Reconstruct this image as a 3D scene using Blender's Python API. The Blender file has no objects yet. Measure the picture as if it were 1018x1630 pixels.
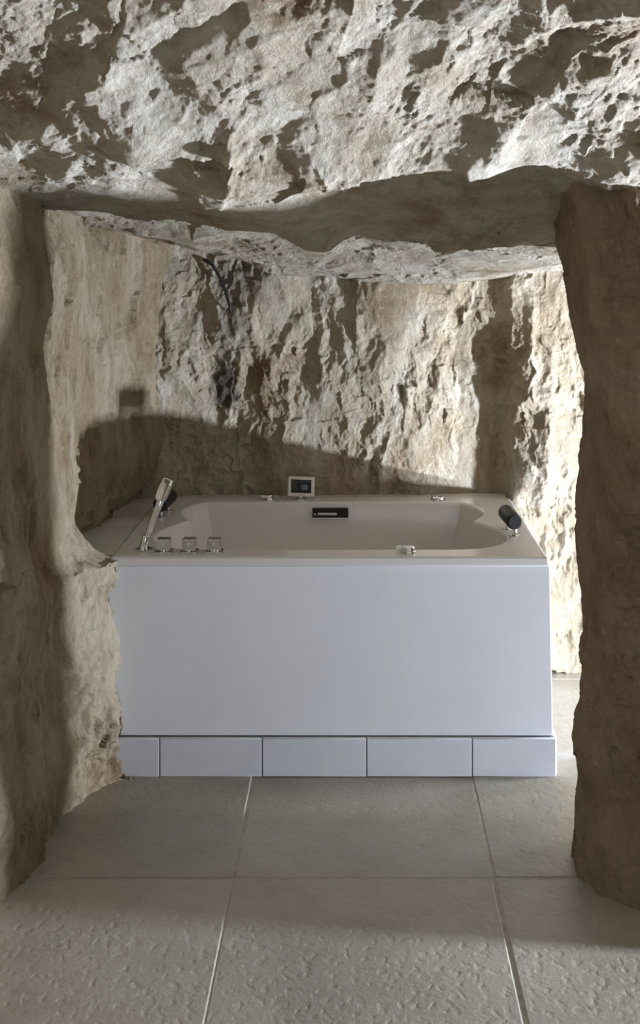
import bpy, bmesh, math
import numpy as np
from mathutils import Vector, Matrix

S = bpy.context.scene
COL = S.collection

# ------------------------------------------------------------------ camera
# level camera 1.6 m above the floor, looking along +Y (lens shifted down and left)
CAM_H = 1.6
FPX, PX0, PY0 = 1833.0, 565.0, 409.0
W, H = 1018.0, 1630.0
cam = bpy.data.cameras.new('camera')
cam.sensor_fit = 'HORIZONTAL'
cam.sensor_width = 36.0
cam.lens = FPX / W * 36.0
cam.shift_x = (W / 2 - PX0) / W
cam.shift_y = -(H / 2 - PY0) / W
cam.clip_start = 0.05
cam_o = bpy.data.objects.new('camera', cam)
cam_o.location = (0, 0, CAM_H)
cam_o.rotation_euler = (math.pi / 2, 0, 0)
COL.objects.link(cam_o)
S.camera = cam_o

# ------------------------------------------------------------------ light
w = bpy.data.worlds.new('world')
S.world = w
w.use_nodes = True
w.node_tree.nodes['Background'].inputs[0].default_value = (1.0, 0.77, 0.54, 1)
w.node_tree.nodes['Background'].inputs[1].default_value = 0.14


def area(name, loc, target, sx, sy, power, color, spread=180):
    l = bpy.data.lights.new(name, 'AREA')
    l.shape = 'RECTANGLE'
    l.size, l.size_y = sx, sy
    l.energy = power
    l.color = color
    l.spread = math.radians(spread)
    o = bpy.data.objects.new(name, l)
    o.location = loc
    d = Vector(target) - Vector(loc)
    o.rotation_euler = d.to_track_quat('-Z', 'Y').to_euler()
    COL.objects.link(o)
    return o


# floor spot behind the pier, floor spot in front of it, then two added fill lights
area('floor_spotlight', (3.0, 3.20, 0.07), (0, 4.0, 0.9), 0.09, 0.07, 225, (0.74, 0.83, 1.0))
area('floor_spotlight_near', (3.1, 2.42, 0.32), (0, 2.8, 1.7), 0.16, 0.16, 455, (0.74, 0.83, 1.0))
area('gap_floor_fill', (2.0, 3.85, 1.15), (0.80, 3.85, 0.0), 0.3, 0.3, 4.5, (0.80, 0.87, 1.0), 50)  # added fill aimed down to brighten the floor gap beside the tub
area('viewer_side_fill', (0.3, -1.2, 1.3), (0, 3.5, 0.5), 1.4, 1.6, 9, (0.72, 0.82, 1.0))  # added fill behind the viewer, mainly to lift the front panel

vs = S.view_settings
vs.view_transform = 'Standard'
vs.look = 'None'
vs.gamma = 1.0
vs.use_curve_mapping = False
vs.exposure = 0.1
S.cycles.diffuse_bounces = 6
S.cycles.max_bounces = 10
S.cycles.sample_clamp_indirect = 6.0

# ------------------------------------------------------------------ helpers


def at(px, py, Y):
    return ((px - PX0) / FPX * Y, Y, CAM_H - (py - PY0) / FPX * Y)


def xat(px, Y):
    return (px - PX0) / FPX * Y


def zat(py, Y):
    return CAM_H - (py - PY0) / FPX * Y


def link(name, me, mat=None, parent=None):
    o = bpy.data.objects.new(name, me)
    COL.objects.link(o)
    if mat is not None and not me.materials:
        me.materials.append(mat)
    if parent is not None:
        o.parent = parent
        o.matrix_parent_inverse = Matrix.Identity(4)
    return o


def obj(name, bm, mat, parent=None, smooth=None):
    """link a bmesh as ONE mesh object; smooth = angle in degrees under which edges shade smooth"""
    bmesh.ops.recalc_face_normals(bm, faces=bm.faces)
    if smooth is not None:
        lim = math.radians(smooth)
        for f in bm.faces:
            # bevelled boxes and the flat of the rim keep flat faces flat
            f.smooth = not (smooth <= 32 and max(abs(c) for c in f.normal) > 0.9995)
        for e in bm.edges:
            if len(e.link_faces) == 2:
                e.smooth = e.calc_face_angle(0) < lim
    me = bpy.data.meshes.new(name)
    bm.to_mesh(me)
    bm.free()
    return link(name, me, mat, parent)


def thing(name, label, cat, loc, group=None):
    o = bpy.data.objects.new(name, None)
    o.empty_display_size = 0.05
    COL.objects.link(o)
    o.location = loc
    o['label'] = label
    o['category'] = cat
    if group:
        o['group'] = group
    return o


def add_box(bm, lo, hi, bevel=0.0, seg=2):
    r = bmesh.ops.create_cube(bm, size=1)
    v = r['verts']
    c = [(lo[i] + hi[i]) / 2 for i in range(3)]
    d = [hi[i] - lo[i] for i in range(3)]
    bmesh.ops.scale(bm, vec=d, verts=v)
    bmesh.ops.translate(bm, vec=c, verts=v)
    if bevel > 0:
        es = list({e for x in v for e in x.link_edges})
        r = bmesh.ops.bevel(bm, geom=es, offset=bevel, segments=seg, profile=0.5, affect='EDGES')
        v = list({x for f in r['faces'] for x in f.verts} | {x for x in v if x.is_valid})
    return v


def add_rings(bm, rings, cap0=True, cap1=True, closed=True):
    vs_ = [[bm.verts.new(p) for p in r] for r in rings]
    n = len(rings[0])
    for a, b in zip(vs_[:-1], vs_[1:]):
        for i in range(n if closed else n - 1):
            j = (i + 1) % n
            bm.faces.new((a[i], a[j], b[j], b[i]))
    if cap0:
        bm.faces.new(vs_[0][::-1])
    if cap1:
        bm.faces.new(vs_[-1])
    return vs_


def add_lathe(bm, prof, c, n=32):
    """profile of (radius, z) round a vertical axis at c"""
    rings = [[(c[0] + r * math.cos(2 * math.pi * k / n), c[1] + r * math.sin(2 * math.pi * k / n), c[2] + z)
              for k in range(n)] for r, z in prof]
    return add_rings(bm, rings)


def add_sweep(bm, path, sect, side=Vector((0, 1, 0)), n=24, power=2.0):
    """path: points, sect: (half width across, half depth along side); superellipse cross sections"""
    P = [Vector(p) for p in path]
    rings = []
    for i, p in enumerate(P):
        t = (P[min(i + 1, len(P) - 1)] - P[max(i - 1, 0)]).normalized()
        b = (side - t * side.dot(t)).normalized()
        a = b.cross(t).normalized()
        wd, dp = sect[i]
        ring = []
        for k in range(n):
            th = 2 * math.pi * k / n
            c, s = math.cos(th), math.sin(th)
            x = math.copysign(abs(c) ** (2 / power), c)
            y = math.copysign(abs(s) ** (2 / power), s)
            ring.append(p + a * (wd * x) + b * (dp * y))
        rings.append(ring)
    return add_rings(bm, rings)


# ------------------------------------------------------------------ materials


def mat(name):
    m = bpy.data.materials.new(name)
    m.use_nodes = True
    nt = m.node_tree
    return m, nt, nt.nodes['Principled BSDF']


def N(nt, kind, **kw):
    n = nt.nodes.new(kind)
    for k, v in kw.items():
        setattr(n, k, v)
    return n


def noise(nt, vec, scale, detail=6, rough=0.6, dist=0.0):
    n = N(nt, 'ShaderNodeTexNoise')
    n.inputs['Scale'].default_value = scale
    n.inputs['Detail'].default_value = detail
    n.inputs['Roughness'].default_value = rough
    n.inputs['Distortion'].default_value = dist
    nt.links.new(vec, n.inputs['Vector'])
    return n.outputs['Fac']


def ramp(nt, fac, stops):
    r = N(nt, 'ShaderNodeValToRGB')
    e = r.color_ramp.elements
    while len(e) > 1:
        e.remove(e[-1])
    e[0].position, e[0].color = stops[0][0], (*stops[0][1], 1)
    for p, c in stops[1:]:
        x = e.new(p)
        x.color = (*c, 1)
    nt.links.new(fac, r.inputs[0])
    return r.outputs[0]


def mix(nt, fac, a, b, blend='MIX'):
    m = N(nt, 'ShaderNodeMix', data_type='RGBA', blend_type=blend)
    for sock, v in ((m.inputs[0], fac), (m.inputs[6], a), (m.inputs[7], b)):
        if hasattr(v, 'links'):
            nt.links.new(v, sock)
        elif isinstance(v, (int, float)):
            sock.default_value = v
        else:
            sock.default_value = (*v, 1)
    return m.outputs[2]


def mth(nt, op, a, b=0.0, clamp=False):
    m = N(nt, 'ShaderNodeMath', operation=op, use_clamp=clamp)
    for i, v in enumerate((a, b)):
        if hasattr(v, 'links'):
            nt.links.new(v, m.inputs[i])
        else:
            m.inputs[i].default_value = v
    return m.outputs[0]


def position(nt, scale=(1, 1, 1)):
    g = N(nt, 'ShaderNodeNewGeometry')
    mp = N(nt, 'ShaderNodeMapping')
    mp.inputs['Scale'].default_value = scale
    nt.links.new(g.outputs['Position'], mp.inputs['Vector'])
    return mp.outputs[0]


def bump(nt, height, strength, dist, normal=None):
    b = N(nt, 'ShaderNodeBump')
    b.inputs['Strength'].default_value = strength
    b.inputs['Distance'].default_value = dist
    nt.links.new(height, b.inputs['Height'])
    if normal is not None:
        nt.links.new(normal, b.inputs['Normal'])
    return b.outputs[0]


def rock_material(name, light, mid, dark, streak=(1, 1, 1), stains=()):
    m, nt, p = mat(name)
    v = position(nt)
    vst = position(nt, streak)
    f1 = noise(nt, vst, 3.2, 9, 0.62, 0.6)
    base = ramp(nt, f1, [(0.30, dark), (0.45, mid), (0.60, light), (0.8, light)])
    f2 = noise(nt, vst, 17, 8, 0.7, 0.3)
    base = mix(nt, mth(nt, 'MULTIPLY', ramp(nt, f2, [(0.48, (0, 0, 0)), (0.68, (1, 1, 1))]), 0.55), base, dark)
    f3 = noise(nt, v, 75, 5, 0.7)
    base = mix(nt, mth(nt, 'MULTIPLY', ramp(nt, f3, [(0.55, (0, 0, 0)), (0.72, (1, 1, 1))]), 0.5), base,
               tuple(min(1, c * 1.25) for c in light))
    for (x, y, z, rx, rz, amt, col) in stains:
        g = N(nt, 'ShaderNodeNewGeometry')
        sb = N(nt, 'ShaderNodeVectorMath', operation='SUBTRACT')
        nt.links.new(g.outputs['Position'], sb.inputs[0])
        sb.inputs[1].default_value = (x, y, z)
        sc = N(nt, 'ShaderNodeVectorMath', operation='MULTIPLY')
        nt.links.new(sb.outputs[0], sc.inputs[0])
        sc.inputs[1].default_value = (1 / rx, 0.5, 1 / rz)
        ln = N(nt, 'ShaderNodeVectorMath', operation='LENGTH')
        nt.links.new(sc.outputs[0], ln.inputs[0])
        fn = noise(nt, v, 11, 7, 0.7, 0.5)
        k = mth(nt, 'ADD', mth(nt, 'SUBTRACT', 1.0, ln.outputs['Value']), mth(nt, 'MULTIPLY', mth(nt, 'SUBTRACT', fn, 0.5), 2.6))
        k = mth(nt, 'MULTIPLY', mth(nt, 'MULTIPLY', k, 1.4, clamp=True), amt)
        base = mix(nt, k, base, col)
    nt.links.new(base, p.inputs['Base Color'])
    p.inputs['Roughness'].default_value = 0.93
    p.inputs['Specular IOR Level'].default_value = 0.2
    h = mth(nt, 'ADD', mth(nt, 'MULTIPLY', noise(nt, v, 45, 8, 0.72, 0.7), 1.0),
            mth(nt, 'MULTIPLY', noise(nt, v, 150, 4, 0.7), 0.35))
    rg = N(nt, 'ShaderNodeTexNoise', noise_type='RIDGED_MULTIFRACTAL')
    rg.inputs['Scale'].default_value = 16
    rg.inputs['Detail'].default_value = 6
    rg.inputs['Roughness'].default_value = 0.55
    rg.inputs['Distortion'].default_value = 0.6
    nt.links.new(vst, rg.inputs['Vector'])
    n0 = bump(nt, rg.outputs['Fac'], 0.6, 0.012)
    nt.links.new(bump(nt, h, 0.9, 0.013, n0), p.inputs['Normal'])
    return m


LIGHT, MID, DARK = (0.49, 0.44, 0.35), (0.40, 0.33, 0.23), (0.21, 0.145, 0.08)
M_ceil = rock_material('rock_ceiling', (0.46, 0.42, 0.345), (0.39, 0.335, 0.255), (0.22, 0.155, 0.09), (1, 1, 1.3))
GREY = (0.13, 0.125, 0.12)
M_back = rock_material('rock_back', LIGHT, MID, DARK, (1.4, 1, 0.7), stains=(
    (0.86, 4.36, 0.65, 0.26, 1.0, 0.75, (0.285, 0.232, 0.155)),  # tan rock tone, also darkened to hold back the overexposed right side
    (xat(385, 4.4), 4.4, zat(440, 4.4), 0.17, 0.13, 0.9, (0.22, 0.19, 0.145)),
    (xat(355, 4.4), 4.4, zat(610, 4.4), 0.075, 0.16, 1.0, (0.095, 0.08, 0.06)),
    (xat(370, 4.4), 4.4, zat(520, 4.4), 0.08, 0.14, 0.85, (0.15, 0.125, 0.095)),
    (xat(265, 4.4), 4.4, zat(425, 4.4), 0.15, 0.07, 0.8, (0.25, 0.22, 0.165)),
))
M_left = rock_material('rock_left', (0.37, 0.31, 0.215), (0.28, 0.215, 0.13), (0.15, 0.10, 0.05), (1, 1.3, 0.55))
M_pier = rock_material('rock_pier', (0.35, 0.28, 0.20), (0.27, 0.205, 0.135), (0.155, 0.108, 0.064), (1, 1, 0.6))
M_dim = rock_material('rock_darkened', (0.26, 0.21, 0.15), (0.21, 0.165, 0.11), (0.13, 0.095, 0.06))  # rock colour darkened for the unseen walls so they bounce less light


def plain(name, color, rough=0.5, metal=0.0, spec=0.5, var=0.0, scale=4, bmp=None, coat=0.0):
    m, nt, p = mat(name)
    v = position(nt)
    c2 = tuple(max(0, c * (1 - var)) for c in color)
    c = ramp(nt, noise(nt, v, scale, 5, 0.6), [(0.35, c2), (0.65, color)])
    nt.links.new(c, p.inputs['Base Color'])
    p.inputs['Roughness'].default_value = rough
    p.inputs['Metallic'].default_value = metal
    p.inputs['Specular IOR Level'].default_value = spec
    p.inputs['Coat Weight'].default_value = coat
    if bmp:
        nt.links.new(bump(nt, noise(nt, v, bmp[0], 4, 0.6), bmp[1], bmp[2]), p.inputs['Normal'])
    return m


M_acrylic = plain('white_acrylic', (0.70, 0.665, 0.64), 0.16, var=0.03)
M_panel = plain('white_panel', (0.73, 0.75, 0.79), 0.35, var=0.05, scale=2.5, bmp=(3, 0.12, 0.01))
M_skirt = plain('white_glazed_tile', (0.64, 0.66, 0.71), 0.45, var=0.07, scale=8)
M_grout = plain('grey_grout', (0.33, 0.32, 0.31), 0.9, var=0.3, scale=30)
M_ledge = plain('pale_stone_tile', (0.60, 0.56, 0.51), 0.4, var=0.15, scale=9)
M_chrome = plain('chrome', (0.82, 0.83, 0.84), 0.10, metal=1.0, var=0.05)
M_rubber = plain('black_foam', (0.011, 0.012, 0.015), 0.5, var=0.3, scale=40)
M_cable = plain('black_cable', (0.008, 0.008, 0.008), 0.5)
M_frame = plain('cream_plastic', (0.74, 0.70, 0.64), 0.4)
M_screen = plain('dark_screen', (0.022, 0.022, 0.026), 0.12, var=0.4, scale=60)
M_black = plain('black_plate', (0.01, 0.01, 0.012), 0.12)
M_hole = plain('dark_slot', (0.03, 0.03, 0.03), 0.6)


def floor_material():
    m, nt, p = mat('stone_floor_tile')
    v = position(nt)
    oi = N(nt, 'ShaderNodeObjectInfo')
    f1 = noise(nt, v, 2.2, 8, 0.65, 0.4)
    c = ramp(nt, f1, [(0.32, (0.23, 0.207, 0.162)), (0.5, (0.31, 0.283, 0.23)), (0.68, (0.37, 0.34, 0.282))])
    f2 = noise(nt, v, 13, 8, 0.7, 0.5)
    c = mix(nt, mth(nt, 'MULTIPLY', ramp(nt, f2, [(0.55, (0, 0, 0)), (0.75, (1, 1, 1))]), 0.45), c, (0.14, 0.115, 0.085))
    c = mix(nt, 0.25, c, ramp(nt, oi.outputs['Random'], [(0, (0.22, 0.20, 0.16)), (1, (0.32, 0.285, 0.25))]))
    nt.links.new(c, p.inputs['Base Color'])
    r = mth(nt, 'ADD', mth(nt, 'MULTIPLY', f2, 0.25), 0.24)
    nt.links.new(r, p.inputs['Roughness'])
    vo = N(nt, 'ShaderNodeTexVoronoi', feature='SMOOTH_F1')
    vo.inputs['Scale'].default_value = 42
    mpv = position(nt, (1, 0.75, 1))
    wv = N(nt, 'ShaderNodeVectorMath', operation='ADD')
    nt.links.new(mpv, wv.inputs[0])
    nz = N(nt, 'ShaderNodeTexNoise')
    nz.inputs['Scale'].default_value = 30
    nt.links.new(v, nz.inputs['Vector'])
    sc = N(nt, 'ShaderNodeVectorMath', operation='SCALE')
    sc.inputs['Scale'].default_value = 0.035
    nt.links.new(nz.outputs['Color'], sc.inputs[0])
    nt.links.new(sc.outputs[0], wv.inputs[1])
    nt.links.new(wv.outputs[0], vo.inputs['Vector'])
    n1 = bump(nt, mth(nt, 'MINIMUM', vo.outputs['Distance'], 0.42), 0.5, 0.006)
    nt.links.new(bump(nt, noise(nt, v, 90, 6, 0.7), 0.35, 0.004, n1), p.inputs['Normal'])
    return m


M_floor = floor_material()
M_joint = plain('floor_grout', (0.36, 0.33, 0.285), 0.85, var=0.3, scale=25)

# ------------------------------------------------------------------ rock
RNG = np.random.default_rng(7)
TAB = RNG.random((8, 65536)).astype(np.float64)


def hidx(ix, iy, iz=0, seed=0):
    a = (ix.astype(np.int64) * 73856093) ^ (iy.astype(np.int64) * 19349663) ^ (np.int64(seed) * 83492791)
    if not np.isscalar(iz):
        a = a ^ (iz.astype(np.int64) * 49979687)
    a ^= a >> 13
    a *= 1274126177
    a ^= a >> 16
    return a & 65535


def vnoise2(x, y, seed=0):
    ix, iy = np.floor(x), np.floor(y)
    fx, fy = x - ix, y - iy
    ux, uy = fx * fx * fx * (fx * (fx * 6 - 15) + 10), fy * fy * fy * (fy * (fy * 6 - 15) + 10)

    def g(dx, dy):
        h = hidx(ix + dx, iy + dy, 0, seed)
        th = TAB[0][h] * 2 * math.pi
        return np.cos(th) * (fx - dx) + np.sin(th) * (fy - dy)
    a = g(0, 0) * (1 - ux) + g(1, 0) * ux
    b = g(0, 1) * (1 - ux) + g(1, 1) * ux
    return (a * (1 - uy) + b * uy) * 1.4


def fbm(x, y, octs, seed=0, gain=0.55, ridged=False):
    t, amp, tot = 0, 1.0, 0.0
    for o in range(octs):
        n = vnoise2(x * 2 ** o + 17.3 * o, y * 2 ** o - 9.1 * o, seed + o)
        if ridged:
            n = 0.5 - 2 * np.abs(n)
        t = t + amp * n
        tot += amp
        amp *= gain
    return t / tot


def scoop(x, y, seed=0, tilt=1.0, bowl=0.9, step=0.5):
    """conchoidal fracture: lower envelope of tilted shallow bowls, so hollows meet in sharp ridges"""
    ix, iy = np.floor(x), np.floor(y)
    best = np.full(x.shape, 1e9)
    for dx in (-1, 0, 1):
        for dy in (-1, 0, 1):
            h = hidx(ix + dx, iy + dy, 0, seed)
            ax = ix + dx + TAB[0][h] - x
            ay = iy + dy + TAB[1][h] - y
            z = (TAB[2][h] - 0.5) * step + ax * (TAB[3][h] - 0.5) * 2 * tilt + ay * (TAB[4][h] - 0.5) * 2 * tilt + bowl * (ax * ax + ay * ay)
            best = np.minimum(best, z)
    return best - 0.12


def relief(s, t, seed, big=0.06, mid=0.028, small=0.010, fine=0.004, ss=1.0, st=1.0, L=(0.36, 0.13, 0.05)):
    """rock relief in metres at surface coordinates s, t (metres)"""
    wx = 0.05 * fbm(s * 4, t * 4, 3, seed + 50) + 0.012 * fbm(s * 22, t * 22, 2, seed + 60)
    wy = 0.05 * fbm(s * 4 + 31, t * 4, 3, seed + 51) + 0.012 * fbm(s * 22 + 9, t * 22, 2, seed + 61)
    a, b = (s + wx) * ss, (t + wy) * st
    d = big * scoop(a / L[0], b / L[0], seed + 1, tilt=0.9, bowl=0.72)
    d += mid * scoop(a / L[1], b / L[1], seed + 2, tilt=1.1, bowl=0.62)
    rough = np.clip(0.75 + 1.4 * fbm(s * 3.1, t * 3.1, 2, seed + 70), 0.15, 1.8)
    d += small * rough * scoop(a / L[2], b / L[2], seed + 3, tilt=1.25, bowl=0.6)
    d += 0.4 * small * rough * scoop(a / (L[2] * .42), b / (L[2] * .42), seed + 4, tilt=1.4, bowl=0.5)
    d += fine * rough * fbm(a * 40, b * 40, 4, seed + 5, gain=0.7)
    d += 0.5 * big * fbm(s * 2.2, t * 2.2, 2, seed + 6)
    return d


def crom(xs, Ys, q):
    """cubic (monotone-limited Hermite) interpolation along axis 0 of Ys"""
    xs = np.asarray(xs, float)
    Ys = np.asarray(Ys, float)
    sh = (-1,) + (1,) * (Ys.ndim - 1)
    d = np.diff(Ys, axis=0) / np.diff(xs).reshape(sh)
    m = np.zeros_like(Ys)
    m[1:-1] = np.where(d[1:] * d[:-1] > 0, 2 * d[1:] * d[:-1] / (d[1:] + d[:-1] + 1e-12 * np.sign(d[1:] + 1e-30)), 0)
    m[0], m[-1] = d[0], d[-1]
    q = np.clip(q, xs[0], xs[-1])
    i = np.clip(np.searchsorted(xs, q, 'right') - 1, 0, len(xs) - 2)
    h = (xs[i + 1] - xs[i]).reshape(sh)
    t = ((q - xs[i]) / (xs[i + 1] - xs[i])).reshape(sh)
    return ((1 + 2 * t) * (1 - t) ** 2 * Ys[i] + t * (1 - t) ** 2 * h * m[i] + t * t * (3 - 2 * t) * Ys[i + 1] + t * t * (t - 1) * h * m[i + 1])


def table(us, vs_, T, uq, vq):
    """T[len(us), len(vs)] -> values on the grid uq x vq"""
    A = crom(us, np.asarray(T, float), uq)
    return crom(vs_, A.T, vq).T


def knots(*segs):
    """(start, end, spacing) -> one increasing array"""
    out = []
    for a, b, d in segs:
        n = max(2, int(round((b - a) / d)))
        out.append(np.linspace(a, b, n, endpoint=False))
    out.append(np.array([segs[-1][1]]))
    return np.concatenate(out)


def normals(P, closed_u=False):
    if closed_u:
        du = np.roll(P, -1, 0) - np.roll(P, 1, 0)
    else:
        du = np.gradient(P, axis=0)
    dv = np.gradient(P, axis=1)
    n = np.cross(du, dv)
    return n / (np.linalg.norm(n, axis=2, keepdims=True) + 1e-12)


def grid_mesh(name, P, m, closed_u=False, flip=False):
    nu, nv = P.shape[:2]
    idx = np.arange(nu * nv).reshape(nu, nv)
    if closed_u:
        idx = np.concatenate([idx, idx[:1]], 0)
    q = np.stack([idx[:-1, :-1], idx[1:, :-1], idx[1:, 1:], idx[:-1, 1:]], -1).reshape(-1, 4)
    if flip:
        q = q[:, ::-1]
    me = bpy.data.meshes.new(name)
    me.vertices.add(nu * nv)
    me.vertices.foreach_set('co', P.reshape(-1).astype(np.float32))
    me.loops.add(q.size)
    me.loops.foreach_set('vertex_index', np.ascontiguousarray(q).reshape(-1).astype(np.int32))
    me.polygons.add(len(q))
    me.polygons.foreach_set('loop_start', np.arange(0, q.size, 4, dtype=np.int32))
    me.polygons.foreach_set('loop_total', np.full(len(q), 4, dtype=np.int32))
    me.polygons.foreach_set('use_smooth', np.ones(len(q), dtype=bool))
    me.update()
    o = link(name, me, m)
    o['kind'] = 'structure'
    return o


def project(P):
    return PX0 + FPX * P[..., 0] / P[..., 1], PY0 + FPX * (CAM_H - P[..., 2]) / P[..., 1]


def ridges(P, lst, seed):
    """broken edges of the rock: each a ridge line with a steep face on its left and a gentle one on its right"""
    x, y = project(P)
    wx = 9 * fbm(x / 30, y / 30, 3, seed)
    wy = 9 * fbm(x / 30 + 40, y / 30, 3, seed + 1)
    x, y = x + wx, y + wy
    D = np.zeros(x.shape)
    for x1, y1, x2, y2, wl, wr, h in lst:
        ux, uy = x2 - x1, y2 - y1
        L_ = math.hypot(ux, uy)
        ux, uy = ux / L_, uy / L_
        t = (x - x1) * ux + (y - y1) * uy
        q = (x - x1) * uy - (y - y1) * ux      # positive to the right of a line that runs downwards
        e = np.clip(np.minimum(t, L_ - t) / (0.22 * L_) + 0.55, 0, 1)
        c = np.where(q > 0, 1 - q / wr, 1 + q / wl)
        D += h * np.clip(c, 0, 1) * e
    return D


CEIL_RIDGES = [
    (350, -30, 190, 66, 150, 50, .11), (1070, -12, 850, 46, 70, 40, .09),
    (120, 45, 172, 135, 55, 60, .045), (128, 128, 222, 268, 70, 110, .060), (282, 92, 352, 182, 45, 90, .045), (470, 225, 518, 290, 40, 60, .040),
    (58, 205, 112, 284, 60, 60, .050), (858, 8, 838, 100, 60, 55, .060), (912, 98, 872, 178, 55, 90, .050), (604, 95, 588, 196, 60, 80, .055),
    (802, 222, 796, 268, 40, 30, .030), (690, 100, 655, 215, 30, 70, .030), (412, 60, 425, 120, 35, 60, .025), (372, 255, 352, 322, 30, 18, .030),
    (300, 270, 330, 325, 14, 40, .030), (745, 268, 748, 318, 12, 90, .030), (965, 110, 1000, 150, 60, 50, .035), (510, 60, 560, 100, 40, 40, .022),
    (30, 60, 70, 130, 60, 60, .03), (196, 180, 232, 225, 30, 40, .02), (700, 30, 735, 70, 40, 50, .02), (915, 180, 985, 215, 40, 40, .025),
]
BACK_RIDGES = [
    (343, 478, 360, 548, 24, 30, .022), (378, 492, 368, 610, 22, 40, .020), (268, 590, 320, 642, 14, 30, .016), (292, 552, 322, 604, 12, 24, .014),
    (482, 500, 424, 604, 15, 30, .020), (508, 462, 510, 645, 16, 50, .014), (596, 668, 600, 708, 22, 30, .014), (580, 585, 586, 618, 16, 30, .012),
    (650, 612, 652, 648, 14, 30, .012), (560, 500, 572, 540, 14, 30, .010), (620, 540, 600, 620, 16, 40, .012), (700, 500, 690, 560, 18, 40, .014),
    (745, 560, 738, 700, 8, 50, .016), (440, 420, 452, 480, 20, 40, .012), (850, 480, 838, 640, 20, 40, .02), (880, 560, 868, 800, 18, 40, .018),
]

# ---- left wall: x as a function of (y, z)
yk = [-2.0, 1.5, 2.4, 2.84, 3.00, 3.20, 3.38, 3.50, 3.56, 3.62, 3.75, 4.05, 4.25, 4.36, 4.44, 4.50, 4.9]
zk = [-0.1, 0.0, 0.15, 0.35, 0.55, 0.668, 0.708, 0.80, 1.0, 1.3, 1.6, 1.9, 2.8]
tail = [-0.86, -0.90, -0.88, -0.86, -0.84, -0.82, -0.80, -0.6]
low = [-1.4, -1.2, -0.97, -0.880, -0.835, -0.812, -0.785, -0.718, -0.708] + tail
mid_ = [-1.4, -1.2, -0.97, -0.885, -0.860, -0.835, -0.800, -0.746, -0.740] + tail
top_ = [-1.4, -1.2, -0.97, -0.885, -0.870, -0.865, -0.862, -0.865, -0.868, -0.872, -0.872, -0.828, -0.795, -0.765, -0.725, -0.67, -0.1]
rim_ = mid_[:7] + [-0.728, -0.722] + tail
TL = [low, low, low, mid_, mid_, rim_, [0.5 * (a + b) for a, b in zip(mid_, top_)], top_, top_, top_, top_,
      [x - 0.03 for x in top_], [x - 0.05 for x in top_]]
yq = knots((-2.0, 2.6, 0.04), (2.6, 3.3, 0.0042), (3.3, 4.75, 0.0042), (4.75, 4.9, 0.02))
zq = knots((-0.1, 1.95, 0.0040), (1.95, 2.8, 0.03))
X = table(yk, zk, np.array(TL).T, yq, zq)
YY, ZZ = np.meshgrid(yq, zq, indexing='ij')
P = np.stack([X, YY, ZZ], -1)
n = normals(P)
n *= np.sign(n[..., :1] + 1e-9)
d = relief(YY, ZZ, 100, big=0.050, mid=0.030, small=0.020, fine=0.0075, st=0.34)
wd = np.clip((0.85 - ZZ) / 0.2, 0, 1) * np.clip((YY - 3.25) / 0.12, 0, 1)
d = (d + 0.024) * (1 - wd) + wd * (0.014 + relief(YY, ZZ, 130, big=0.028, mid=0.026, small=0.022, fine=0.008, L=(0.3, 0.15, 0.055)))
P = P + n * d[..., None]
grid_mesh('wall_left', P, M_left, flip=True)

# ---- back wall: y as a function of (x, z)
xk = [-1.2, -0.80, -0.60, -0.30, 0.10, 0.38, 0.47, 0.555, 0.60, 0.68, 0.80, 0.95, 1.4, 2.6]
zk = [-0.1, 0.30, 0.66, 0.80, 1.00, 1.20, 1.40, 1.55, 1.9]
b0 = [4.50, 4.47, 4.46, 4.46, 4.46, 4.47, 4.50, 4.50, 4.44, 4.40, 4.40, 4.40, 4.45, 4.6]
b1 = [4.40, 4.41, 4.445, 4.46, 4.46, 4.47, 4.49, 4.48, 4.39, 4.36, 4.36, 4.37, 4.45, 4.6]
b2 = [4.36, 4.37, 4.425, 4.44, 4.44, 4.47, 4.50, 4.49, 4.405, 4.36, 4.35, 4.36, 4.45, 4.6]
b3 = [4.38, 4.39, 4.44, 4.44, 4.44, 4.46, 4.455, 4.44, 4.41, 4.38, 4.36, 4.36, 4.45, 4.6]
TB = [b0, b0, b1, b2, b2, b2, b3, b3, b3]
xq = knots((-1.2, -0.9, 0.02), (-0.9, 1.0, 0.0034), (1.0, 2.6, 0.03))
zq = knots((-0.1, 0.6, 0.009), (0.6, 1.8, 0.0030), (1.8, 1.9, 0.02))
Yb = table(xk, zk, np.array(TB).T, xq, zq)
XX, ZZ = np.meshgrid(xq, zq, indexing='ij')
P = np.stack([XX, Yb, ZZ], -1)
n = normals(P)
n *= -np.sign(n[..., 1:2] + 1e-9)
d = relief(XX, ZZ, 220, big=0.022, mid=0.021, small=0.016, fine=0.0075, ss=1.0, st=0.62, L=(0.30, 0.12, 0.045))
d += ridges(P, BACK_RIDGES, 280)
P = P + n * d[..., None]
BACK = P.copy()
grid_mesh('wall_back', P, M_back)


def back_y(x, z):
    k = np.argmin((BACK[..., 0] - x) ** 2 + (BACK[..., 2] - z) ** 2)
    return float(BACK.reshape(-1, 3)[k, 1])


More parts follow.
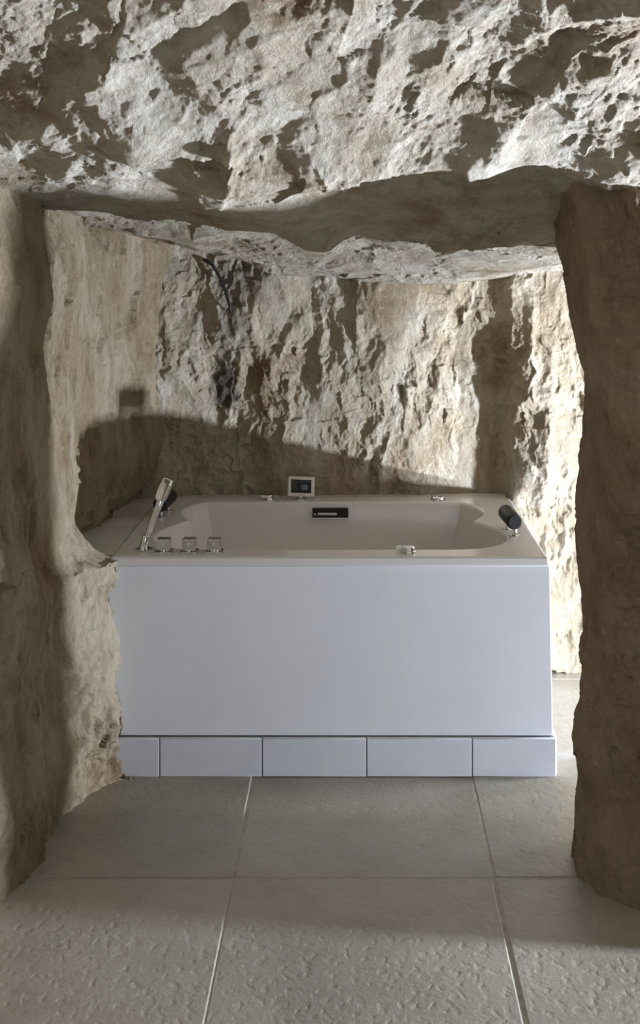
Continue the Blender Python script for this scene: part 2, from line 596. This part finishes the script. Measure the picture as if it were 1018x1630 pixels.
# ---- ceiling: a slope that comes down to the lintel's lip, its underside, then the alcove's low roof
pxk = np.array([-260, -120, 0, 100, 200, 300, 345, 420, 530, 600, 690, 745, 830, 880, 920, 1018, 1300, 1700, 2600])
lip_py = np.array([275, 275, 282, 288, 300, 288, 320, 308, 296, 290, 274, 298, 276, 268, 305, 285, 270, 260, 250])
xk = xat(pxk, 2.8)
lipz = zat(lip_py, 2.8)
xk_, lipz_ = xk, lipz
xk = np.linspace(xk_[0], xk_[-1], 90)
lipz = np.interp(xk, xk_, lipz_)
for _ in range(2):
    lipz[1:-1] = 0.5 * lipz[1:-1] + 0.25 * (lipz[:-2] + lipz[2:])
blx = xat(np.array([-300, 130, 330, 440, 500, 570, 640, 760, 880, 2000]), 3.28)
blz = np.interp(xk, blx, zat(np.array([340, 345, 360, 378, 400, 376, 396, 406, 412, 400]), 3.28))
bwx = xat(np.array([-300, 110, 260, 420, 560, 700, 880, 2000]), 4.4)
bwz = np.interp(xk, bwx, zat(np.array([368, 372, 397, 428, 443, 457, 440, 420]), 4.4))
dl = lipz - lipz.mean()
rows = [(-2.0, 2.75 + 0 * dl), (1.2, 2.66 + 0 * dl), (2.0, 2.48 + 0 * dl), (2.28, 2.30 + 0 * dl), (2.42, 2.14 + 0.1 * dl), (2.56, 2.00 + 0.3 * dl),
        (2.70, 1.86 + 0.7 * dl), (2.80, lipz), (2.88, lipz + 0.006), (3.00, 0.6 * lipz + 0.4 * blz + 0.01), (3.15, 0.25 * lipz + 0.75 * blz + 0.008), (3.28, blz),
        (3.36, blz + 0.03), (3.80, 0.6 * blz + 0.4 * bwz + 0.03), (4.20, 0.18 * blz + 0.82 * bwz + 0.008), (4.42, bwz - 0.004), (4.70, bwz - 0.05)]
tk = [0.0]
for (y0, z0), (y1, z1) in zip(rows[:-1], rows[1:]):
    tk.append(tk[-1] + math.hypot(y1 - y0, float(z1.mean() - z0.mean())))
tq = knots((0, tk[3] + 0.05, 0.05), (tk[3] + 0.05, tk[8], 0.0032), (tk[8], tk[15], 0.0042), (tk[15], tk[16], 0.02))
xq = knots((xk[0], -1.05, 0.03), (-1.05, 0.95, 0.0033), (0.95, xk[-1], 0.04))
TY = np.array([[r[0]] * len(xk) for r in rows])
TZ = np.array([r[1] for r in rows])
Yc = table(tk, xk, TY, tq, xq)
Zc = table(tk, xk, TZ, tq, xq)
TT, XX = np.meshgrid(tq, xq, indexing='ij')
P = np.stack([XX, Yc, Zc], -1)
n = normals(P)
n *= -np.sign(n[..., 2:3] + 1e-9)
sk = XX + 0.35 * (TT - tk[7])
amp = np.interp(TT, [tk[2], tk[4], tk[7], tk[8], tk[9], tk[11], tk[15]], [1.0, 1.0, 0.9, 0.55, 0.35, 0.6, 0.6])
d = relief(sk, TT, 340, big=0.062, mid=0.040, small=0.0135, fine=0.008, ss=0.85, st=1.1, L=(0.34, 0.14, 0.05))
d = (d + 0.012) * amp + 0.5 * ridges(P, CEIL_RIDGES, 380)
P = P + n * d[..., None]
grid_mesh('ceiling', P, M_ceil, flip=True)

# ---- right pier: a closed rock pillar from floor to roof, unseen right end stretched to block light
loop = np.array([(0.557, 3.00), (0.585, 3.10), (0.67, 3.205), (0.85, 3.275), (1.2, 3.25), (1.7, 3.18), (2.2, 3.08), (2.35, 2.9), (2.25, 2.70), (1.7, 2.62),
                 (1.2, 2.60), (0.88, 2.66), (0.70, 2.815), (0.60, 2.886)])
zp = np.array([zat(y, 3.0) for y in (1410, 1385, 1300, 1250, 1190, 1100, 950, 850, 620, 540, 450, 400, 300, 200)])
dxp = np.array([xat(x, 3.0) for x in (904, 905, 910, 917, 908, 918, 916, 918, 921, 905, 890, 884, 875, 860)]) - 0.557
L0 = np.concatenate([loop[-3:], loop, loop[:3]])
ch = np.concatenate([[0], np.cumsum(np.linalg.norm(np.diff(L0, axis=0), axis=1))])
a0, a1 = ch[3], ch[3 + len(loop)]
uq = np.concatenate([np.linspace(a0, ch[5], 60, endpoint=False), np.linspace(ch[5], ch[14], 170, endpoint=False), np.linspace(ch[14], a1, 110, endpoint=False)])
C = np.stack([np.interp(uq, ch, L0[:, 0]), np.interp(uq, ch, L0[:, 1])], -1)
for _ in range(14):
    C = 0.5 * C + 0.25 * np.roll(C, 1, 0) + 0.25 * np.roll(C, -1, 0)
zq = knots((-0.05, 2.1, 0.0038))
dx = crom(zp, dxp, zq)
P = np.zeros((len(C), len(zq), 3))
fl = np.clip((0.15 - zq) / 0.15, 0, 1) * 0.0
P[..., 0] = C[:, 0:1] + dx[None, :]
up = np.clip((zq - 0.82) / 0.26, 0, 1)
wf = np.clip((2.92 - C[:, 1]) / 0.22, 0, 1) * np.clip((C[:, 0] - 0.72) / 0.2, 0, 1)
P[..., 1] = C[:, 1:2] + 0.16 * wf[:, None] * up[None, :]  # unseen upper front set back to let light reach the lintel lip
P[..., 2] = zq[None, :]
ctr = np.array([1.4, 2.9])
n = normals(P, True)
out = np.stack([P[..., 0] - ctr[0], P[..., 1] - ctr[1]], -1)
n *= np.sign((n[..., :2] * out).sum(-1, keepdims=True))
ss_ = np.repeat(uq[:, None], len(zq), 1)
zz_ = np.repeat(zq[None, :], len(uq), 0)
per = a1 - a0
d1 = relief(ss_, zz_, 460, big=0.030, mid=0.020, small=0.012, fine=0.006, st=0.55)
d2 = relief(ss_ - per, zz_, 460, big=0.030, mid=0.020, small=0.012, fine=0.006, st=0.55)
k = np.clip((ss_ - (a1 - 0.15)) / 0.15, 0, 1)
d = d1 * (1 - k) + d2 * k + 0.014
P = P + n * d[..., None]
grid_mesh('wall_right', P, M_pier, closed_u=True)

# ---- the rest of the cave, coarse: wall behind the viewer and the far right wall
xq = knots((-1.6, 5.2, 0.05))
zq = knots((-0.1, 3.0, 0.05))
XX, ZZ = np.meshgrid(xq, zq, indexing='ij')
P = np.stack([XX, -2.0 + relief(XX, ZZ, 600, big=0.12), ZZ], -1)
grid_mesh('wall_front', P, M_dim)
yq = knots((-2.2, 5.0, 0.05))
YY, ZZ = np.meshgrid(yq, zq, indexing='ij')
P = np.stack([4.9 - relief(YY, ZZ, 640, big=0.12), YY, ZZ], -1)
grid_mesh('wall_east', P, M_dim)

# ------------------------------------------------------------------ floor and its tiles
bm = bmesh.new()
add_box(bm, (-1.8, -2.3, -0.12), (5.2, 5.0, -0.0022))
floor = obj('floor', bm, M_joint)
floor['kind'] = 'structure'
TW, TD, G = 0.672, 0.70, 0.0055
tile_me = {}
rng = np.random.default_rng(3)


def tile_mesh(w_, d_, h_, bev, key, m):
    if key not in tile_me:
        b = bmesh.new()
        add_box(b, (-w_ / 2, -d_ / 2, -h_), (w_ / 2, d_ / 2, 0), bev, 2)
        bmesh.ops.recalc_face_normals(b, faces=b.faces)
        me = bpy.data.meshes.new('tile')
        b.to_mesh(me)
        b.free()
        me.materials.append(m)
        tile_me[key] = me
    return tile_me[key]


fm = tile_mesh(TW - G, TD - G, 0.03, 0.004, 'floor', M_floor)
for i in range(-1, 3):
    for j in range(-3, 4):
        o = link('tile', fm, None, floor)
        cx = -0.314 + TW * (i + 0.5)
        cy = 2.965 + TD * (j - 0.5)
        if cx > 1.6 and not (1.5 < cy < 4.5):
            continue
        o.location = (cx + 0.002 * rng.standard_normal(), cy + 0.002 * rng.standard_normal(), 0.0008 * rng.standard_normal())
        o.rotation_euler = (0.0012 * rng.standard_normal(), 0.0012 * rng.standard_normal(), 0.002 * rng.standard_normal())

# ------------------------------------------------------------------ bathtub
HR = 0.676
CX = -0.08
X0, X1, Y0, Y1 = -0.752, 0.592, 3.55, 4.412
tub = thing('bathtub', 'white whirlpool bathtub with flat white front panel filling the rock alcove', 'bathtub', (CX, 3.98, 0))
tub_inv = Matrix.Translation((-CX, -3.98, 0))


def part(name, bm, m, parent, smooth=None):
    """parts are modelled in world coordinates and stored relative to their thing"""
    p = parent
    off = Vector((0, 0, 0))
    while p is not None:
        off += p.location
        p = p.parent
    bmesh.ops.translate(bm, vec=-off, verts=bm.verts)
    return obj(name, bm, m, parent, smooth)


half = [(0.0, 3.642), (0.15, 3.642), (0.30, 3.642), (0.40, 3.643), (0.455, 3.650), (0.505, 3.672), (0.548, 3.712), (0.574, 3.762), (0.583, 3.815), (0.574, 3.875),
        (0.553, 3.935), (0.525, 3.990), (0.495, 4.038), (0.512, 4.075), (0.533, 4.120), (0.545, 4.170), (0.542, 4.215), (0.528, 4.262), (0.505, 4.305), (0.478, 4.338),
        (0.40, 4.340), (0.25, 4.340), (0.12, 4.340), (0.0, 4.340)]
dense = []
for a, b in zip(half[:-1], half[1:]):
    for k in range(3):
        dense.append((a[0] + (b[0] - a[0]) * k / 3, a[1] + (b[1] - a[1]) * k / 3))
dense.append(half[-1])
outl = [(CX + x, y) for x, y in dense] + [(CX - x, y) for x, y in dense[::-1][1:-1]]
CYT = 4.0


def to_rect(p, x0, x1, y0, y1):
    dx_, dy_ = p[0] - CX, p[1] - CYT
    t = min(((x1 - CX) / dx_ if dx_ > 1e-9 else (x0 - CX) / dx_ if dx_ < -1e-9 else 1e9),
            ((y1 - CYT) / dy_ if dy_ > 1e-9 else (y0 - CYT) / dy_ if dy_ < -1e-9 else 1e9))
    return (CX + dx_ * t, CYT + dy_ * t)


def snap_corners(ring, x0, x1, y0, y1):
    ring = list(ring)
    for c in ((x0, y0), (x1, y0), (x1, y1), (x0, y1)):
        k = min(range(len(ring)), key=lambda q: (ring[q][0] - c[0]) ** 2 + (ring[q][1] - c[1]) ** 2)
        ring[k] = c
    return ring


def rect_ring(ins, z):
    r = snap_corners([to_rect(p, X0 + ins, X1 - ins, Y0 + ins, Y1 - ins) for p in outl], X0 + ins, X1 - ins, Y0 + ins, Y1 - ins)
    return [(x, y, z) for x, y in r]


def in_ring(s, z, round_=0.0, dy=0.0):
    r = []
    for x, y in outl:
        ux, uy = x - CX, y - CYT
        # blend towards a rounded oblong without the lobes
        a = math.atan2(uy / 0.34, ux / 0.56)
        c_, s_ = math.cos(a), math.sin(a)
        e = (abs(c_) ** 4 + abs(s_) ** 4) ** -0.25
        ox, oy = 0.50 * e * c_, 0.335 * e * s_
        xx, yy = ux * (1 - round_) + ox * round_, uy * (1 - round_) + oy * round_
        r.append((CX + xx * s, CYT + yy * s + dy, z))
    return r


def shrink(off, z):
    """outline moved inwards by off metres"""
    n_ = len(outl)
    r = []
    for i in range(n_):
        a, b = outl[i - 1], outl[(i + 1) % n_]
        tx, ty = b[0] - a[0], b[1] - a[1]
        l_ = math.hypot(tx, ty)
        r.append((outl[i][0] - ty / l_ * off, outl[i][1] + tx / l_ * off, z))
    return r


bm = bmesh.new()
rings = [rect_ring(0.03, HR - 0.028), rect_ring(0.002, HR - 0.027), rect_ring(0.0, HR - 0.025), rect_ring(0.0, HR - 0.006), rect_ring(0.0018, HR - 0.0018), rect_ring(0.006, HR),
         shrink(-0.008, HR), shrink(-0.004, HR - 0.0012), shrink(0.0, HR - 0.005), shrink(0.004, HR - 0.014),
         in_ring(0.975, 0.56, 0.12), in_ring(0.94, 0.45, 0.35), in_ring(0.90, 0.33, 0.7), in_ring(0.84, 0.25, 1.0), in_ring(0.74, 0.215, 1.0), in_ring(0.3, 0.205, 1.0)]
add_rings(bm, rings, cap0=False, cap1=True)
part('basin', bm, M_acrylic, tub, 32)
bm = bmesh.new()
add_box(bm, (X1 - 0.012, 3.585, 0.118), (X1 + 0.006, Y1, HR - 0.029), 0.002)
part('side_panel', bm, M_panel, tub, 30)
bm = bmesh.new()
add_box(bm, (X0 + 0.005, 3.585, 0.118), (X0 + 0.02, Y1, HR - 0.029), 0.002)
part('side_panel', bm, M_panel, tub, 30)
# front panel, a touch wider at the foot
bm = bmesh.new()
v = add_box(bm, (X0 - 0.05, 3.562, 0.119), (0.6015, 3.584, HR - 0.0305), 0.0025)
for q in bm.verts:
    q.co.x += 0.009 * (1 - (q.co.z - 0.119) / 0.53) * (1 if q.co.x > 0 else 0)
part('front_panel', bm, M_panel, tub, 30)

# black overflow plate on the far inner side
bm = bmesh.new()
xo0, xo1 = xat(497, 4.33), xat(554, 4.33)
zo0, zo1 = zat(823, 4.33), zat(808, 4.33)
add_box(bm, (xo0, 4.318, zo0), (xo1, 4.336, zo1), 0.0015)
ov = part('overflow_plate', bm, M_black, tub, 30)
bm = bmesh.new()
add_box(bm, (xo0 + 0.020, 4.312, zo0 + 0.010), (xo1 - 0.042, 4.320, zo0 + 0.019), 0.002)
add_box(bm, (xo0 + 0.006, 4.314, zo0 + 0.009), (xo0 + 0.013, 4.320, zo0 + 0.017), 0.001)
part('spout_lip', bm, M_chrome, ov, 30)
bm = bmesh.new()
add_box(bm, (xo0 - 0.002, 4.316, zo0 - 0.003), (xo1 + 0.002, 4.337, zo0), 0.001)
part('edge_strip', bm, M_chrome, ov)

# pillows on chrome posts


def pillow(pa, pb, posts, r):
    A, B = Vector(pa), Vector(pb)
    ax = (B - A).normalized()
    b = bmesh.new()
    path, sec = [], []
    L_ = (B - A).length
    for t, k in ((0, 0.80), (0.004, 0.93), (0.010, 1.0), (0.3 * L_, 1.02), (0.7 * L_, 1.02), (L_ - 0.010, 1.0), (L_ - 0.004, 0.93), (L_, 0.80)):
        path.append(A + ax * t)
        sec.append((r * k, r * k))
    add_sweep(b, path, sec, side=Vector((0, 0, 1)), n=36)
    pl = part('pillow', b, M_rubber, tub, 40)
    for (x, y) in posts:
        b = bmesh.new()
        add_lathe(b, [(0.013, 0), (0.013, 0.002), (0.0115, 0.0032), (0.0062, 0.0036), (0.0062, A.z - HR)], (x, y, HR), 24)
        part('post', b, M_chrome, pl, 35)
    return pl


pillow((xat(819, 3.79), 3.785, 0.7275), (xat(803.5, 3.945), 3.945, 0.7275), [(0.529, 3.812), (0.516, 3.905)], 0.0262)
pillow((-0.690, 4.065, 0.724), (-0.676, 4.225, 0.724), [(-0.689, 4.095), (-0.679, 4.195)], 0.0262)

# square control knobs
for px in (261.0, 301.5, 341.5):
    x = xat(px, 3.612)
    b = bmesh.new()
    add_box(b, (x - 0.0275, 3.582, HR), (x + 0.0275, 3.637, HR + 0.0045), 0.0012)
    pt = part('knob_plate', b, M_chrome, tub, 30)
    b = bmesh.new()
    add_lathe(b, [(0.012, 0.004), (0.012, 0.010)], (x, 3.61, HR), 20)
    add_box(b, (x - 0.0205, 3.590, HR + 0.0085), (x + 0.0205, 3.629, HR + 0.0425), 0.0022)
    part('knob', b, M_chrome, pt, 30)
    b = bmesh.new()
    rr = [[(x + r_ * math.cos(a * math.pi / 8), y_, HR + 0.028 + r_ * math.sin(a * math.pi / 8)) for a in range(16)]
          for r_, y_ in ((0.0052, 3.5905), (0.0052, 3.5885), (0.0032, 3.588), (0.003, 3.5895))]
    add_rings(b, rr)
    part('index_dot', b, M_frame, pt, 30)

# diverter levers on the rim


def lever(x, y, r, yaw, tail):
    b = bmesh.new()
    add_lathe(b, [(r, 0), (r, 0.004), (r * 0.93, 0.0065), (r * 0.80, 0.007), (r * 0.78, 0.016), (r * 0.70, 0.0185), (0.002, 0.0195)], (x, y, HR), 36)
    bs = part('valve_knob', b, M_chrome, tub, 35)
    b = bmesh.new()
    c, s = math.cos(yaw), math.sin(yaw)
    path = [(x + c * t, y + s * t, HR + z) for t, z in ((0.002, 0.0125), (r * 0.9, 0.0128), (tail * 0.75, 0.0135), (tail, 0.0145), (tail + 0.001, 0.0145))]
    add_sweep(b, path, [(0.0145, 0.0075), (0.014, 0.0075), (0.012, 0.0072), (0.009, 0.006), (0.006, 0.004)], side=Vector((0, 0, 1)), n=20, power=4)
    part('lever', b, M_chrome, bs, 35)
    return bs


lever(xat(652, 3.60), 3.600, 0.0205, math.pi * 0.99, 0.043)
lever(xat(428, 4.385), 4.384, 0.0180, math.pi * 1.02, 0.032)
# round chrome ring on the far ledge
b = bmesh.new()
add_lathe(b, [(0.029, 0), (0.029, 0.004), (0.025, 0.010), (0.018, 0.012), (0.015, 0.0115), (0.014, 0.008)], (xat(697, 4.386), 4.384, HR), 36)
part('inlet_cap', b, M_chrome, tub, 35)

# holder of the hand shower
HX, HY = xat(232, 3.64), 3.632
b = bmesh.new()
v = add_box(b, (-0.024, -0.024, 0), (0.024, 0.024, 0.005), 0.0012)
bmesh.ops.rotate(b, cent=(0, 0, 0), matrix=Matrix.Rotation(math.radians(40), 3, 'Z'), verts=b.verts)
bmesh.ops.translate(b, vec=(HX, HY, HR), verts=b.verts)
hp = part('holder_plate', b, M_chrome, tub, 30)
b = bmesh.new()
add_sweep(b, [(HX - 0.008, HY, HR + 0.004), (HX - 0.004, HY, HR + 0.020), (HX + 0.003, HY, HR + 0.044), (HX + 0.0035, HY, HR + 0.046)],
          [(0.0135, 0.0135), (0.0125, 0.0125), (0.0115, 0.0115), (0.010, 0.010)], n=24)
part('holder_sleeve', b, M_chrome, hp, 35)

# ------------------------------------------------------------------ hand shower (lifts out of its holder)
hs = thing('hand_shower', 'slim chrome hand shower standing upright in its rim holder', 'hand shower', (HX, HY, HR + 0.03))
b = bmesh.new()
pts = [(235.5, 853), (236, 850), (240, 838), (246, 822), (251, 808), (255, 797), (257, 792)]
hw = [0.0085, 0.0092, 0.0095, 0.0098, 0.0108, 0.012, 0.0125]
add_sweep(b, [(xat(p[0], HY), HY + 0.0004 * i * i, zat(p[1], HY)) for i, p in enumerate(pts)], [(h_, h_ * 0.9) for h_ in hw], n=28, power=2.6)
part('handle', b, M_chrome, hs, 40)
b = bmesh.new()
pts = [(252.5, 799), (254, 795), (257, 788), (260, 781), (264, 772), (266.5, 766), (267, 764.5)]
hw = [0.011, 0.0165, 0.0185, 0.0185, 0.018, 0.0175, 0.015]
hd = [0.009, 0.0115, 0.012, 0.0115, 0.010, 0.009, 0.007]
add_sweep(b, [(xat(p[0], HY), HY + 0.012, zat(p[1], HY)) for p in pts], list(zip(hw, hd)), side=Vector((0.35, 0.9, 0)), n=32, power=5)
part('spray_head', b, M_chrome, hs, 40)

# ------------------------------------------------------------------ control screen on the far rim
sx_, sy_ = xat(478, 4.384), 4.384
sc_ = thing('control_screen', 'small cream-framed control screen with dark display on the far rim', 'screen', (sx_, sy_, HR))
b = bmesh.new()
add_lathe(b, [(0.021, 0), (0.021, 0.003), (0.018, 0.006), (0.0075, 0.008), (0.0065, 0.012), (0.0065, 0.03)], (sx_ + 0.001, sy_, HR), 32)
part('stalk', b, M_chrome, sc_, 35)
z0_, z1_ = zat(790.5, 4.37), zat(759.5, 4.37)
tilt = Matrix.Rotation(math.radians(-10), 3, 'X') @ Matrix.Rotation(math.radians(1.6), 3, 'Y')
hw_, hh_ = 0.0505, (z1_ - z0_) / 2
ctr_ = Vector((xat(479, 4.37), 4.376, (z0_ + z1_) / 2))


def tilted(bm_):
    bmesh.ops.rotate(bm_, cent=(0, 0, 0), matrix=tilt, verts=bm_.verts)
    bmesh.ops.translate(bm_, vec=ctr_, verts=bm_.verts)


b = bmesh.new()
add_box(b, (-hw_, -0.004, -hh_), (hw_, 0.014, hh_), 0.004, 3)
iw, ih = hw_ - 0.012, hh_ - 0.011
tilted(b)
fr = part('bezel', b, M_frame, sc_, 30)
b = bmesh.new()
add_box(b, (-iw, -0.0052, -ih + 0.002), (iw, -0.002, ih), 0.001)
tilted(b)
part('display', b, M_screen, sc_, 30)
b = bmesh.new()
add_box(b, (-0.006, -0.0046, -hh_ + 0.0045), (0.006, -0.003, -hh_ + 0.007), 0.0005)
tilted(b)
part('button', b, M_grout, sc_)

# ------------------------------------------------------------------ tiled plinth under the tub and tiled ledge round it
bm = bmesh.new()
add_box(bm, (X0 - 0.07, 3.552, -0.01), (0.616, Y1, 0.1165))
pl = obj('trim_1', bm, M_grout)
pl['kind'] = 'structure'
xs = [X0 - 0.07] + [xat(p, 3.545) for p in (254, 417, 583, 751, 885)]
for a, b_ in zip(xs[:-1], xs[1:]):
    bm = bmesh.new()
    add_box(bm, (a + 0.0016, 3.543, 0.001), (b_ - 0.0016, 3.556, 0.1178), 0.0018)
    obj('tile', bm, M_skirt, pl, 30)
bm = bmesh.new()
add_box(bm, (0.612, 3.556, 0.001), (0.6225, Y1 - 0.03, 0.1178), 0.0018)
obj('tile', bm, M_skirt, pl, 30)

bm = bmesh.new()
add_box(bm, (-1.0, Y1 + 0.002, HR - 0.06), (0.62, 4.62, HR - 0.010))
add_box(bm, (-1.0, 3.60, HR - 0.06), (X0 - 0.003, Y1, HR - 0.010))
lg = obj('trim_2', bm, M_grout)
lg['kind'] = 'structure'
js = [-1.0, -0.862, -0.573, -0.284, 0.005, 0.294, 0.583]
for a, b_ in zip(js[:-1], js[1:]):
    bm = bmesh.new()
    add_box(bm, (a + 0.0012, Y1 + 0.003, HR - 0.02), (b_ - 0.0012, 4.62, HR - 0.002), 0.0012)
    obj('tile', bm, M_ledge, lg, 30)
for a, b_ in ((3.595, 4.0), (4.0, Y1)):
    bm = bmesh.new()
    add_box(bm, (-1.0, a + 0.0012, HR - 0.02), (X0 - 0.0015, b_ - 0.0012, HR - 0.003), 0.0012)
    obj('tile', bm, M_ledge, lg, 30)

# ------------------------------------------------------------------ loose cable on the back wall
pts = [(325, 414), (330, 416.5), (337, 421), (344, 431), (350, 442), (355, 454), (359.5, 467), (363, 480), (365.5, 489), (367.5, 497)]
P3 = []
for i, (px, py) in enumerate(pts):
    x, _, z = at(px, py, 4.40)
    y = back_y(x, z) - (0.004 if i in (0, len(pts) - 1) else 0.022)
    P3.append((px, py, y))
ys = np.array([p[2] for p in P3])
for _ in range(3):
    ys[1:-1] = np.minimum(ys[1:-1], 0.5 * ys[1:-1] + 0.25 * (ys[:-2] + ys[2:]))
P3 = [at(px, py, y) for (px, py, _), y in zip(P3, ys)]
t_ = np.arange(len(P3))
q_ = np.linspace(0, len(P3) - 1, 60)
PC = np.stack([crom(t_, np.array(P3)[:, k], q_) for k in range(3)], -1)
b = bmesh.new()
add_sweep(b, [tuple(p) for p in PC], [(0.0076 - 0.0036 * i / 59, 0.0076 - 0.0036 * i / 59) for i in range(60)], n=12)
cb = obj('cable', b, M_cable, None, 60)
cb['label'] = 'short black cable hanging from the alcove roof down the back wall'
cb['category'] = 'cable'

# ------------------------------------------------------------------ crumbs of stone at the foot of the left wall
for k, (px, py, r) in enumerate(((197, 1238, 0.008), (206, 1240, 0.006), (214, 1239, 0.0045))):
    Y = FPX * CAM_H / (py - PY0)
    b = bmesh.new()
    bmesh.ops.create_icosphere(b, subdivisions=2, radius=r)
    rr = np.random.default_rng(20 + k)
    for q in b.verts:
        q.co *= 1 + 0.22 * rr.standard_normal() * 0.6
        q.co.z *= 0.7
    bmesh.ops.translate(b, vec=(xat(px, Y), Y, r * 0.6), verts=b.verts)
    c = obj('stone_crumb', b, M_left)
    c['label'] = ('largest of three stone crumbs on the floor, touching the left rock', 'middle one of three small stone crumbs in front of the plinth',
                  'smallest stone crumb in front of the plinth, farthest from the rock')[k]
    c['category'] = 'stone'
    c['group'] = 'stone crumbs at the plinth'
